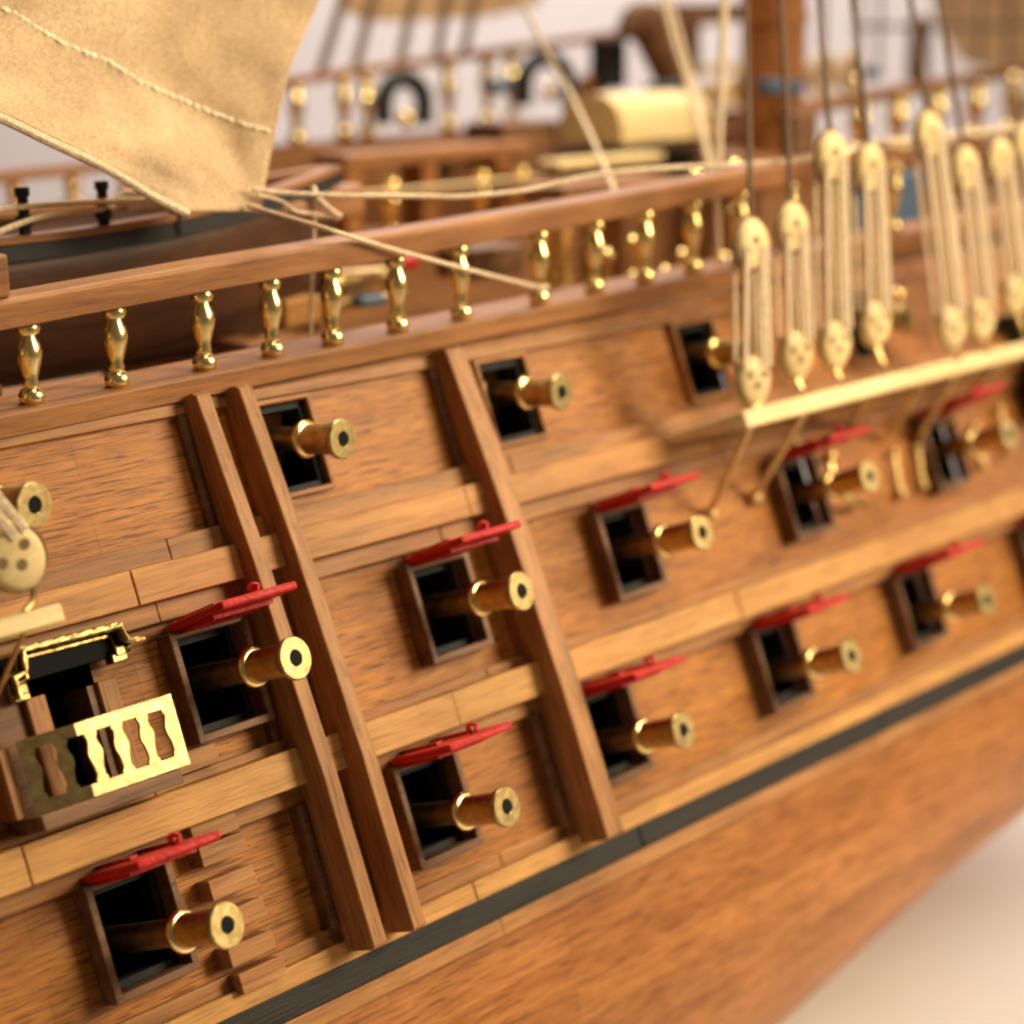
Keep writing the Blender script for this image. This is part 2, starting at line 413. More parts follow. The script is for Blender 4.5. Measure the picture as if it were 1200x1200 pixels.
# ------------------------------------------------------------------ gun ports and lids
def port_mesh(frame_o, t):
    bm = B(); w, h = PW, PH
    box(bm, -w-t, -w, -h-t, h+t, -0.02, frame_o); box(bm, w, w+t, -h-t, h+t, -0.02, frame_o-0.035)
    box(bm, -w, w, h, h+t, -0.02, frame_o-0.012); box(bm, -w, w, -h-t, -h, -0.02, frame_o-0.012)
    return bm
def lining_mesh(in_o):
    bm = B(); w, h, t = PW, PH, 0.045
    box(bm, -w, -w+t, -h, h, -0.16, in_o); box(bm, w-t, w, -h, h, -0.16, in_o)
    box(bm, -w+t, w-t, h-t, h, -0.16, in_o); box(bm, -w+t, w-t, -h, -h+t, -0.16, in_o)
    return bm
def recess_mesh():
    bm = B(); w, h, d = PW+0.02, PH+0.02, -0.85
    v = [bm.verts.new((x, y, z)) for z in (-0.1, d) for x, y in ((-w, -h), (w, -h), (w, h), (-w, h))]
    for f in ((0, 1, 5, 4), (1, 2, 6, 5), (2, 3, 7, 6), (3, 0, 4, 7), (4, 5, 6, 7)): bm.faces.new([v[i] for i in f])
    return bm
def lid_mesh():
    """lid lying along local -> x along ship, y up, z outboard; hinge line at y=0,z=0"""
    bm = B(); w = PW+0.03
    box(bm, -w, w, -0.026, 0.026, 0.02, 0.66)
    return bm
def lid_detail():
    bm = B(); w = PW
    for x in (-w*0.55, w*0.55):
        box(bm, x-0.025, x+0.025, 0.03, 0.05, -0.03, 0.40)
    for x in (w*0.35,):
        tube(bm, [(x, 0.03, 0.47), (x-0.02, 0.07, 0.47), (x, 0.085, 0.49), (x+0.02, 0.07, 0.51), (x, 0.03, 0.51)], 0.016, 6)
    box(bm, -w+0.03, w-0.03, -0.055, -0.03, 0.06, 0.45)
    return bm
protos = {}
def put(key, name, maker, mat, parent, m, **kw):
    if key not in protos:
        o = obj(name, maker(), mat, parent, m, **kw); protos[key] = o; return o
    o = protos[key].copy(); scn.collection.objects.link(o); o.parent = parent
    o.matrix_basis = WM[parent].inverted() @ m; WM[o] = m; return o
for row, (hc, ss) in ROWS.items():
    for i, s in enumerate(ss):
        m = HULL @ Matrix.Translation((s, hc, 0))
        up = row == 'up'
        fr = put('pf'+str(up), 'gun_port', lambda: port_mesh(0.07 if up else 0.15, 0.035 if up else 0.05), 'walnut' if up else 'frame', ship, m, bevel=0.008)
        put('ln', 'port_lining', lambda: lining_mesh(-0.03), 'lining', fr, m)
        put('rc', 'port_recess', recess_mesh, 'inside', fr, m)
        if not up:
            tilt = math.radians([-3, -2, -3, -2, -4, -3][i] + random.uniform(-2, 1))
            ml = HULL @ Matrix.Translation((s+0.01, hc+PH+0.075, 0.08)) @ Matrix.Rotation(tilt, 4, 'X')
            ld = put('lid', 'port_lid', lid_mesh, 'red', fr, ml, bevel=0.016)
            put('lidd', 'lid_hinge', lid_detail, 'red', ld, ml, bevel=0.004)

# ------------------------------------------------------------------ cannons
def cannon_parts(t, m, coll, L):
    """axis along local z from inboard (negative) to the muzzle face at z=L; coll = where the collar sits"""
    body = B()
    lathe(body, [(-0.6, 0.0), (-0.6, 0.092), (-0.1, 0.088), (coll-0.02, 0.080)], 'Z', 32)
    b = put('cb%.2f%.2f' % (coll, L), 'barrel', lambda: body, 'barrel', t, m, smooth=True)
    def ring():
        bm = B(); lathe(bm, [(coll-0.03, 0.088), (coll-0.03, 0.108), (coll-0.02, 0.124), (coll, 0.130), (coll+0.02, 0.124), (coll+0.03, 0.108), (coll+0.03, 0.088)], 'Z', 36); return bm
    put('cr%.2f%.2f' % (coll, L), 'collar', ring, 'brass', t, m, smooth=True)
    def chase():
        bm = B(); lathe(bm, [(coll+0.028, 0.104), (coll+0.08, 0.100), (L-0.10, 0.107), (L-0.05, 0.114)], 'Z', 36); return bm
    put('cc%.2f%.2f' % (coll, L), 'chase', chase, 'brassold', t, m, smooth=True)
    def muz():
        bm = B(); lathe(bm, [(L-0.055, 0.10), (L-0.05, 0.124), (L-0.035, 0.134), (L-0.012, 0.136), (L, 0.128), (L+0.0005, 0.054), (L-0.004, 0.050), (L-0.16, 0.050), (L-0.16, 0.0)], 'Z', 40); return bm
    mz = put('cm%.2f%.2f' % (coll, L), 'muzzle', muz, 'brassface', t, m, smooth=True)
    def bore():
        bm = B(); lathe(bm, [(L-0.155, 0.0), (L-0.155, 0.0495), (L-0.003, 0.0495)], 'Z', 24); return bm
    put('cz%.2f%.2f' % (coll, L), 'bore', bore, 'inside', mz, m, smooth=True)
LAB = {
 'low': ['brass cannon of the bottom row nearest the boarding steps at lower left', 'brass cannon of the bottom row between the double fender and the single fender',
         'brass cannon of the bottom row just right of the single fender', 'blurred brass cannon of the bottom row, fourth from the left',
         'blurred brass cannon of the bottom row, fifth and rightmost fully in view', 'brass cannon of the bottom row cut off by the right edge'],
 'mid': ['brass cannon of the middle row overlapping the double fender beside the entry port', 'brass cannon of the middle row overlapping the single fender',
         'brass cannon of the middle row left of the long brass rods', 'blurred brass cannon of the middle row under the pale channel board', 'far blurred brass cannon of the middle row deep in shade near right edge'],
 'up': ['brass cannon of the lidless top row at the left edge behind a deadeye', 'brass cannon of the lidless top row just right of the double fender',
        'brass cannon of the lidless top row just right of the single fender', 'brass cannon of the lidless top row behind the first deadeye lanyards', 'brass cannon of the lidless top row hidden among the right deadeyes']}
for row, (hc, ss) in ROWS.items():
    for i, s in enumerate(ss):
        hh = {'low': -1.555, 'mid': -0.215, 'up': 1.165}[row]
        if row == 'up': L, coll, tilt = 0.53, 0.20, 15
        else:
            L = {'low': [0.80, 0.70, 0.73, 0.77, 0.78, 0.8], 'mid': [0.77, 0.77, 0.80, 0.78, 0.8]}[row][i]
            coll, tilt = L-0.37, [1, 3, 2, 0, 1, 2][i]+(1 if row == 'mid' else 0)
        L = round(L, 2)
        rot = (HULL @ Matrix.Rotation(math.radians(tilt), 4, 'X') @ Matrix.Rotation(math.radians(max(0, 11-1.1*(s-5.4))+random.uniform(-1, 1)), 4, 'Y'))
        ss_ = 5.45 if (row == 'up' and i == 0) else s
        t = thing('cannon', LAB[row][i], 'cannon', H(ss_, hh, 0), rot.to_3x3(), 'brass cannons run out of the gun ports')
        cannon_parts(t, WM[t], coll, L)
        if row == 'up':
            def stub():
                bm = B(); box(bm, -0.245, -0.14, 0.02, 0.10, -0.2, -0.06); return bm
            put('stub', 'carriage_bracket', stub, 'brassold', t, WM[t], bevel=0.01)

# ------------------------------------------------------------------ entry port with brass arch and gate, boarding steps
s0, s1, h0, h1 = ENTRY
bm = B(); box(bm, s0-0.13, s0-0.001, h0-0.03, h1-0.12, -0.01, 0.17)
ep = obj('entry_port', bm, 'walnutY', ship, HULL, bevel=0.008)
bm = B(); box(bm, s0-0.34, s0-0.132, h0-0.05, h1+0.02, -0.01, 0.12); obj('door_frame', bm, 'frame', ep, HULL, bevel=0.008)
bm = B(); box(bm, s1+0.001, s1+0.13, h0-0.03, h1-0.14, -0.01, 0.035); obj('door_frame', bm, 'walnutY', ep, HULL, bevel=0.008)
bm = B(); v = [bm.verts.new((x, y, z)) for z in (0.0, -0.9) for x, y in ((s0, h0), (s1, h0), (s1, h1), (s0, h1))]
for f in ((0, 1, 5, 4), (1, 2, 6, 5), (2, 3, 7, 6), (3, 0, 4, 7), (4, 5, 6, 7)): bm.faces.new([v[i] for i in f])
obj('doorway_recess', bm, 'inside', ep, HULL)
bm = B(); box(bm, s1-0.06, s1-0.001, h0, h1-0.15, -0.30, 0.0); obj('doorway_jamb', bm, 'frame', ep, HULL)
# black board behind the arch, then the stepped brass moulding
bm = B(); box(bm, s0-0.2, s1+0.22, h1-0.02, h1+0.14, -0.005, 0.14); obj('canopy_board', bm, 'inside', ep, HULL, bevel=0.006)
def arch_path(o, k=0.0):
    a, b = s0-0.19, s1+0.26
    return [(a-k, h1-0.11-k*0.3, o), (a-k, h1+0.01+k, o), (a+0.08-k, h1+0.03+k, o), (a+0.10-k, h1+0.15+k, o), (b-0.13+k, h1+0.14+k, o), (b-0.11+k, h1+0.05+k, o), (b-0.06+k, h1+0.03+k, o), (b+0.02+k, h1+0.03+k*0.4, o)]
for (o, k, r) in ((0.22, 0.0, 0.017), (0.17, 0.02, 0.012), (0.15, -0.035, 0.014)):
    bm = B(); tube(bm, arch_path(o, k), r, 6, smooth=False); obj('brass_arch', bm, 'canopy', ep, HULL)
bm = B(); prev = None
p1 = arch_path(0.21, -0.004); p2 = arch_path(0.10, -0.004)
for q in range(len(p1)-2):
    bm.faces.new([bm.verts.new(v) for v in (p1[q], p1[q+1], p2[q+1], p2[q])])
o_ = obj('canopy_moulding', bm, 'canopy', ep, HULL); md = o_.modifiers.new('s', 'SOLIDIFY'); md.thickness = 0.012
for c in ((s0-0.16, h1-0.08), (s1+0.10, h1-0.02)):
    bm = B(); box(bm, c[0]-0.05, c[0]+0.06, c[1]-0.045, c[1]+0.01, 0.10, 0.19); box(bm, c[0]-0.02, c[0]+0.05, c[1]-0.01, c[1]+0.05, 0.10, 0.2)
    obj('canopy_bracket', bm, 'canopy', ep, HULL, bevel=0.01)
bm = B(); pp = arch_path(0.235, 0.004); acc = []
for a_, b_ in zip(pp, pp[1:]):
    a_, b_ = Vector(a_), Vector(b_); n_ = max(1, int((b_-a_).length/0.042))
    for q in range(n_): acc.append(a_.lerp(b_, q/n_))
tube(bm, [a_+Vector((0, 0, 0.006*(i_ % 2))) for i_, a_ in enumerate(acc)], [0.012 if i_ % 2 else 0.023 for i_ in range(len(acc))], 6, smooth=False)
obj('beaded_moulding', bm, 'canopy', ep, HULL, smooth=True)
# platform and gate
bm = B(); box(bm, 5.10, 6.05, -0.755, -0.665, 0.0, 0.42); obj('platform', bm, 'frame', ep, HULL, bevel=0.008)
def gate():
    """fretted brass plate: five waisted openings"""
    bm = B(); W, Hh = 0.99, 0.43; n = 5; t = 0.03
    def hole(cx):
        pts = []
        for q in range(17):
            y = -0.145+0.29*q/16; w_ = 0.064-0.022*math.exp(-((y-0.02)/0.055)**2)*1.0
            if abs(y) > 0.12: w_ *= 0.8
            pts.append((cx+w_, y))
        for q in range(16, -1, -1):
            y = -0.145+0.29*q/16; w_ = 0.064-0.022*math.exp(-((y-0.02)/0.055)**2)
            if abs(y) > 0.12: w_ *= 0.8
            pts.append((cx-w_, y))
        return pts
    outer = [(-W/2, -Hh/2), (W/2, -Hh/2), (W/2, Hh/2), (-W/2, Hh/2)]
    cells = [-W/2+0.05+(W-0.1)*k/n for k in range(n+1)]
    loops = [outer]+[hole((cells[k]+cells[k+1])/2) for k in range(n)]
    edges = []
    for lp in loops:
        vs = [bm.verts.new((x, y, 0)) for x, y in lp]
        edges += [bm.edges.new((vs[q], vs[(q+1) % len(vs)])) for q in range(len(vs))]
    bmesh.ops.triangle_fill(bm, use_beauty=True, use_dissolve=False, edges=edges)
    bmesh.ops.bisect_plane(bm, geom=bm.verts[:]+bm.edges[:]+bm.faces[:], dist=1e-5, plane_co=(-0.17, 0, 0), plane_no=(1, 0, 0))
    xb = -0.17                                              # the plate is folded back left of this line
    for v in bm.verts:
        if v.co.x < xb:
            d_ = xb-v.co.x; v.co.x = xb-d_*0.93; v.co.z = -d_*0.42
    return bm
g = obj('brass_gate', gate(), 'brassface', ep, HULL @ Matrix.Translation((5.625, -0.445, 0.41)))
md = g.modifiers.new('s', 'SOLIDIFY'); md.thickness = 0.022; md.offset = 0
bm = B(); box(bm, 5.06, 5.13, -0.66, -0.25, 0.0, 0.22); obj('gate_post', bm, 'walnutY', ep, HULL, bevel=0.006)
def step(s, h, w=0.34, ht=0.125, o=0.2):
    bm = B(); box(bm, -w/2, w/2, -ht/2, ht/2, -0.005, o)
    return obj('boarding_step', bm, 'walnut', ship, HULL @ Matrix.Translation((s, h, 0)), bevel=0.006)
for (s, h, o) in ((6.34, -0.665, 0.14), (6.35, -1.24, 0.15), (6.35, -1.45, 0.15), (6.35, -1.66, 0.15), (6.35, -1.87, 0.15), (6.36, -2.04, 0.17)): step(s, h, o=o)
step(6.34, -1.10, ht=0.12, o=0.14)

# ------------------------------------------------------------------ channels with chain plates
bm = B(); prism(bm, [(11.30, -0.01), (11.52, 0.86), (11.62, 0.885), (13.83, 0.885), (13.90, 0.82), (19.5, 0.78), (20, -0.01)], -0.09, 0.05, 'XY')
for v in bm.verts:
    if v.co.x < 11.4: v.co.z = max(v.co.z, 0.005)
CH = HULL @ Matrix.Translation((0, 0.50, 0)) @ Matrix(((1, 0, 0, 0), (0, 0, 1, 0), (0, 1, 0, 0), (0, 0, 0, 1)))
obj('channel_board', bm, 'boxwood', ship, CH, bevel=0.012)
bm = B(); prism(bm, [(2.0, -0.01), (2.0, 0.86), (5.33, 0.86), (5.35, 0.80), (5.28, -0.01)], -0.055, 0.05, 'XY')
CH2 = HULL @ Matrix.Translation((0, 0.385, 0)) @ Matrix(((1, 0, 0, 0), (0, 0, 1, 0), (0, 1, 0, 0), (0, 0, 0, 1)))
obj('channel_board', bm, 'boxwood', ship, CH2, bevel=0.015)
def rod(a, b, knob_a=0.0, knob_b=0.062, r=0.03):
    bm = B(); tube(bm, [a, b], r, 8)
    if knob_a: ball(bm, a, knob_a)
    if knob_b: ball(bm, b, knob_b)
    return obj('chain_plate', bm, 'rodbrass', ship, HULL, smooth=True)
rod((11.60, 0.44, 0.84), (11.75, -0.15, 0.05)); rod((12.33, 0.44, 0.84), (12.36, -0.13, 0.05))
rod((13.2, 0.44, 0.84), (13.95, 0.22, 0.10), knob_b=0)
rod((14.15, 0.44, 0.80), (14.42, 0.05, 0.06), knob_b=0.03); rod((14.75, 0.44, 0.78), (14.9, -0.06, 0.06), knob_b=0.03)
rod((15.6, 0.44, 0.76), (15.3, 0.0, 0.06), knob_b=0.03)
for (a, b) in (((14.45, -0.10), (14.39, -0.49)), ((14.84, -0.13), (14.76, -0.48)), ((15.88, -0.09), (15.83, -0.47)), ((16.4, -0.0), (16.35, -0.4)), ((13.08, 0.22), (13.04, 0.10))):
    rod((a[0], a[1], 0.07), (b[0], b[1], 0.06), 0.045, 0.05, 0.026)
bm = B(); tube(bm, [(13.45, 0.0, 0.10), (13.40, -0.12, 0.12), (13.42, -0.3, 0.15), (13.55, -0.42, 0.15), (13.75, -0.47, 0.10)], 0.035, 8); ball(bm, (13.45, 0.02, 0.10), 0.07)
obj('chain_hook', bm, 'brassold', ship, HULL, smooth=True)
bm = B(); tube(bm, [(5.10, 0.33, 0.80), (5.02, -0.05, 0.30)], 0.014, 6); obj('chain_plate', bm, 'brassold', ship, HULL)
bm = B(); box(bm, 16.9, 17.15, -0.2, 0.9, 0.0, 0.5); obj('fender_post', bm, 'black', ship, HULL, bevel=0.02)

# ------------------------------------------------------------------ deadeyes with lanyards
def disc(bm, r, th):
    prof = [(-th/2, 0.0), (-th/2, r*0.78), (-th/2+0.012, r*0.9), (-0.016, r), (-0.010, r*0.93), (0.010, r*0.93), (0.016, r), (th/2-0.012, r*0.9), (th/2, r*0.78), (th/2, 0.0)]
    lathe(bm, prof, 'Z', 28)
def deadeye(parent, name, m, r, flip, mat='boxwood'):
    def mk():
        bm = B(); disc(bm, r, 0.12)
        for v in bm.verts:
            v.co.x *= 0.97
            if v.co.y < 0: v.co.y *= 1.22                       # slightly pear shaped
        return bm
    o = put('de%s%.2f' % (name, r), name, mk, mat, parent, m, smooth=True)
    for q, (x, y) in enumerate(((-0.45*r, 0.18*r), (0.45*r, 0.18*r), (0, -0.28*r))):
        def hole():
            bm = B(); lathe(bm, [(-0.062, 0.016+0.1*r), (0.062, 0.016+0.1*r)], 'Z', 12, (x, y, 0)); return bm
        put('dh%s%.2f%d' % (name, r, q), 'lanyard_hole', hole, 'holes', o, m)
    return o
def rigset(label, lo, up, r=0.155, chain_to=None, lab2=None, group='deadeye pairs laced above the channel'):
    lo, up = Vector(lo), Vector(up)
    t = thing('deadeye_pair', label, 'deadeyes', lo, None, group)
    yax = (up-lo).normalized(); xax = (Vector((1, -0.12, 0)) - yax*yax.x).normalized(); zax = xax.cross(yax).normalized()
    xax = yax.cross(zax)
    R = Matrix((xax, yax, zax)).transposed().to_4x4()
    ml = Matrix.Translation(lo) @ R; mu = Matrix.Translation(up) @ R @ Matrix.Rotation(math.pi, 4, 'Z')
    deadeye(t, 'lower_deadeye', ml, r, False); deadeye(t, 'upper_deadeye', mu, r, True)
    bm = B()
    for k, x in enumerate((-0.80*r, 0.30*r, 0.68*r)):
        for z, dx in ((0.058, 0.0), (-0.058, 0.012)):
            a = lo+R.to_3x3() @ Vector((x+dx, 0.52*r, z)); b = up+R.to_3x3() @ Vector((x*0.8-dx, 0.05*r if z > 0 else -0.45*r, z))
            tube(bm, [a, b], 0.021, 6, smooth=False)
        a = lo+R.to_3x3() @ Vector((x+0.018, 0.52*r, 0.062)); b = up+R.to_3x3() @ Vector((x*0.8+0.018, 0.05*r, 0.066)); tube(bm, [a, b], 0.017, 6, smooth=False)
    obj('lanyard', bm, 'rope', t, smooth=True)
    bm = B(); ring = [up+R.to_3x3() @ Vector((math.cos(a)*(r+0.004)*0.92, math.sin(a)*(r+0.004)*(1.22 if math.sin(a) > 0 else 1), 0)) for a in [math.radians(q) for q in range(0, 361, 15)]]
    tube(bm, ring, 0.017, 6, smooth=False); obj('strop', bm, 'darkrope', t, smooth=True)
    if chain_to is not None:
        bm = B(); c = Vector(chain_to)
        ring = [lo+R.to_3x3() @ (Vector((math.sin(a)*(r+0.008), -math.cos(a)*(r+0.008)*(1.18 if math.cos(a) > 0 else 1), 0))) for a in [math.radians(q) for q in range(-150, 151, 15)]]
        tube(bm, ring, 0.014, 6, smooth=False)
        tube(bm, [lo+R.to_3x3() @ Vector((0, -r*1.18, 0)), (lo+R.to_3x3() @ Vector((0.012, -r*1.5, 0))+c)/2, c], 0.02, 6)
        obj('chain_strop', bm, 'brassold', t, smooth=True)
    return t
def chpt(s): return H(s, 0.54, 0.84)
SETS = [(11.76, 0.78, 11.84, 2.06, 'leftmost deadeye pair of the right group, lanyards crossing the third top cannon'),
        (12.40, 0.91, 12.37, 2.15, 'second deadeye pair of the right group, standing just below the handrail'),
        (12.95, 0.92, 12.88, 2.68, 'third deadeye pair of the right group, upper one level with the long sheet rope'),
        (13.60, 1.02, 13.44, 2.55, 'fourth deadeye pair of the right group, in front of the blue panel'),
        (14.73, 0.85, 14.34, 2.78, 'fifth deadeye pair of the right group, with the tallest slanting lanyards'),
        (15.25, 0.87, 14.97, 2.45, 'sixth deadeye pair of the right group, just right of the tallest pair'),
        (15.95, 1.02, 15.55, 2.50, 'seventh deadeye pair of the right group, near the right edge'),
        (16.5, 0.95, 16.0, 2.62, 'last deadeye pair of the right group, cut by the right edge')]
for s, h, ux, uz, lab in SETS:
    lo = H(s, h, 0.85)
    rigset(lab, lo, (ux, -0.40, uz), 0.182, chpt(s-0.01))
    # black shroud going up from the upper deadeye
top_of_mast = Vector((17.0, 4.2, 16))
for i, (s, h, ux, uz, lab) in enumerate(SETS[:6]):
    a = Vector((ux, -0.40, uz+0.12)); b = a.lerp(top_of_mast, 0.42)
    bm = B(); tube(bm, [a, b], 0.026, 6)
    tag(obj('shroud', bm, 'darkrope', smooth=True), 'dark shroud rope rising from the %s upper deadeye of the right group' % ['first', 'second', 'third', 'fourth', 'fifth', 'sixth'][i], 'rope', 'dark shrouds above the deadeyes')
lo = H(5.125, 0.745, 0.86)
rigset('deadeye pair at the left edge in front of the leftmost top cannon', lo, (4.42, -0.40, 2.15), 0.175, H(5.14, 0.44, 0.80))

# ------------------------------------------------------------------ deck, far bulwark, deck fittings of the ship
bm = B(); box(bm, X0, X1, 0.85, 8.0, 0.75, 0.85); obj('deck', bm, 'deck', ship)
bm = B(); box(bm, X0, X1, 0.80, 0.90, 0.80, 1.45); obj('inner_bulwark', bm, 'deck', ship)
FZ = lambda x: interp(x, [4, 10.3, 12.3, 13.2, 20, 26], [1.85, 1.98, 2.03, 2.46, 2.50, 2.6])
bm = B(); sweepX(bm, [(7.9, -1.9), (7.9, 0), (8.15, 0), (8.15, -1.9)], xs, fz=FZ); obj('far_bulwark', bm, 'deck', ship)
FT = lambda x: interp(x, [4, 10.34, 12.2, 14.08, 19.9, 24], [2.15, 2.38, 2.6, 3.12, 3.58, 3.9])
bm = B(); sweepX(bm, [(7.9, 0), (7.9, 0.09), (8.2, 0.09), (8.2, 0)], [12.6, 14.08, 16, 18, 19.9, 24], fz=FT); obj('far_handrail', bm, 'rail', ship)
bm = B(); sweepX(bm, [(7.9, 0.30), (7.9, 0.40), (8.2, 0.40), (8.2, 0.30)], [X0, 4, 8, 10.34, 12.3], fz=FZ); obj('far_handrail', bm, 'rail', ship)
for px, py in ((350, 150), (405, 145), (432, 140), (527, 125), (573, 118), (602, 112), (700, 95), (88, 240), (150, 238), (20, 245), (250, 230)):
    X = at(px, py, 8).x; zt = FT(X) if px > 300 else FZ(X)+0.30; z = FZ(X); hh = zt-z+0.01
    m = Matrix.Translation((X, 8.03, z)) @ Matrix.Diagonal((1.3, 1.3, hh/BH0, 1))
    c = first.copy(); scn.collection.objects.link(c); c.parent = ship; c.matrix_basis = WM[ship].inverted() @ m; WM[c] = m

# ------------------------------------------------------------------ masts
def mast(label, p, z0, z1, r):
    bm = B(); lathe(bm, [(z0, r), (z0+0.6, r*1.0), (z1, r*0.86)], 'Z', 32, (0, 0, 0))
    for z in (z0+0.5, z0+1.3, z0+2.9): lathe(bm, [(z, r*0.9), (z, r*1.04), (z+0.12, r*1.04), (z+0.12, r*0.9)], 'Z', 32)
    return tag(obj('mast', bm, 'mast', None, Matrix.Translation(p), smooth=True), label, 'mast')
mast('thick orange brown wooden mast rising behind the deadeyes', Vector((18.08, 4.0, 0.85)), 0, 9, 0.38)
bm = B(); box(bm, 17.0, 19.6, 3.35, 4.9, 0.852, 2.3); tag(obj('mast_partners', bm, 'deck', bevel=0.04), 'brown wooden block at the foot of the orange mast', 'block')

# ------------------------------------------------------------------ ship's launch on deck at left
def boat_mesh(L, bw, dp, bow=0.8, thick=0.05, n=28):
    """hull shell; x from 0 (stern) to L (stem), y beam, z up"""
    bm = B(); rings = []
    for i in range(n+1):
        t = i/n; x = L*t
        hb = bw/2*min(1, 0.72+0.5*t)*(1-max(0, (t-0.55)/0.45)**2.4)+0.015
        sheer = 0.227*dp*max(0, (t-0.5)/0.5)**2 + 0.06*dp*(1-t)**2
        ring = []
        for k in range(-10, 11):
            a = k/10*math.pi/2
            yy = hb*math.copysign(abs(math.sin(a))**0.75, a); zz = -dp*(abs(math.cos(a))**0.8)*(1-0.25*max(0, t-0.7))
            ring.append(bm.verts.new((x+0.25*bow*(zz/dp+1)*max(0, t-0.8)*4, yy, zz+sheer*(zz/dp+1))))
        rings.append(ring)
    for a, b in zip(rings, rings[1:]):
        for k in range(20): bm.faces.new((a[k], a[k+1], b[k+1], b[k]))
    bm.faces.new(rings[0])
    return bm, [[r[0].co.copy() for r in rings], [r[-1].co.copy() for r in rings]]
pg0 = at(0, 283, 2.0); pg1 = at(400, 205, 2.6)
BL = 7.4; bx = 10.3-BL-0.16
launch = thing('launch_boat', 'dark brown ship\'s boat with black gunwale lying on deck behind the handrail', 'boat', Vector((bx+BL/2, 2.72, 0.86)))
MB = Matrix.Translation((bx, 2.72, 2.385))
bm, gun = boat_mesh(BL, 1.5, 1.1)
hl = obj('boat_hull', bm, 'darkwood', launch, MB, smooth=True); md = hl.modifiers.new('s', 'SOLIDIFY'); md.thickness = 0.05
for side in (0, 1):
    bm = B(); rr = []
    sg = -1 if side == 0 else 1
    for p in gun[side]:
        rr.append([bm.verts.new(p+Vector((0, sg*a, b))) for a, b in ((0.05, -0.02), (0.06, -0.135), (0.0, -0.135), (0.0, -0.02))])
    for a, b in zip(rr, rr[1:]):
        for k in range(4): bm.faces.new((a[k], a[(k+1) % 4], b[(k+1) % 4], b[k]))
    bm.faces.new(rr[0]); bm.faces.new(rr[-1]); obj('black_strake', bm, 'black', launch, MB)
    bm = B(); rr = []
    for p in gun[side]:
        rr.append([bm.verts.new(p+Vector((0, sg*a, b))) for a, b in ((0.07, -0.018), (0.07, 0.03), (-0.10, 0.03), (-0.10, -0.018))])
    for a, b in zip(rr, rr[1:]):
        for k in range(4): bm.faces.new((a[k], a[(k+1) % 4], b[(k+1) % 4], b[k]))
    bm.faces.new(rr[0]); bm.faces.new(rr[-1]); obj('gunwale', bm, 'rail', launch, MB)
for t in (0.25, 0.42, 0.60, 0.76):
    bm = B(); box(bm, BL*t-0.12, BL*t+0.12, -0.66 if t < 0.7 else -0.5, 0.66 if t < 0.7 else 0.5, -0.16, -0.10); obj('thwart', bm, 'red', launch, MB, bevel=0.01)
for px, py in ((28, 275), (120, 262), (205, 250)):
    q = MB.inverted() @ at(px, py, 2.02)
    bm = B(); tube(bm, [(q.x, -0.72, -0.06), (q.x, -0.72, 0.34)], [0.045, 0.035], 8, smooth=False); tube(bm, [(q.x, -0.72, 0.1), (q.x, -0.72, 0.17)], 0.06, 8, smooth=False)
    tube(bm, [(q.x, -0.72, 0.3), (q.x, -0.72, 0.36)], 0.05, 8, smooth=False)
    obj('swivel_post', bm, 'black', launch, MB, smooth=True)
bm = B(); box(bm, BL-0.65, BL+0.35, -0.16, 0.16, -0.15, 0.12); box(bm, BL-0.9, BL-0.5, -0.45, 0.45, -0.05, 0.06); obj('stem_head', bm, 'rail', launch, MB, bevel=0.05)
for x in (1.2, 3.6, 6.0):
    bm = B(); box(bm, bx+x, bx+x+0.3, 2.0, 4.0, 0.852, MB.translation.z-0.95); tag(obj('boat_chock', bm, 'deck', bevel=0.02), 'wooden chock carrying the dark boat on deck, %s' % {1.2: 'aftermost of three', 3.6: 'middle of three', 6.0: 'foremost of three'}[x], 'chock', 'chocks under the boat')

# ------------------------------------------------------------------ sail corner
def sail():
    bm = B()
    right = [(302, 248), (309, 207), (318, 160), (330, 105), (342, 65), (366, 10), (395, -60), (430, -160), (470, -300)]
    left = [(219, 249), (178, 229), (146, 209), (112, 190), (60, 166), (0, 137), (-90, 100), (-220, 55), (-420, 0)]
    rows = []
    nr, nc = 48, 32
    R_ = smoothpts([(x, y, 0) for x, y in right], 6); L_ = smoothpts([(x, y, 0) for x, y in left], 6)
    for i in range(len(R_)):
        row = []
        for k in range(nc+1):
            u = k/nc; t = i/(len(R_)-1)
            px = L_[i].x+(R_[i].x-L_[i].x)*u; py = L_[i].y+(R_[i].y-L_[i].y)*u + 26*t*math.sin(u*math.pi)
            Y = 1.30 + 0.35*t + 0.5*t*math.sin(u*math.pi*0.9) + 0.025*math.sin(u*9+t*7)*min(1, t*t*16) + 0.008*math.sin(u*23+t*15)*min(1, t*t*20)
            row.append(bm.verts.new(at(px, py, Y)))
        rows.append(row)
    for a, b in zip(rows, rows[1:]):
        for k in range(nc): bm.faces.new((a[k], a[k+1], b[k+1], b[k]))
    return bm, [[v.co.copy() for v in r] for r in rows]
st = thing('sail', 'large aged golden canvas sail corner hanging over the launch at upper left', 'sail', at(290, 243, 1.3))
bm, G = sail()
o_ = obj('sailcloth', bm, 'sail', st, smooth=True); md = o_.modifiers.new('s', 'SOLIDIFY'); md.thickness = 0.02
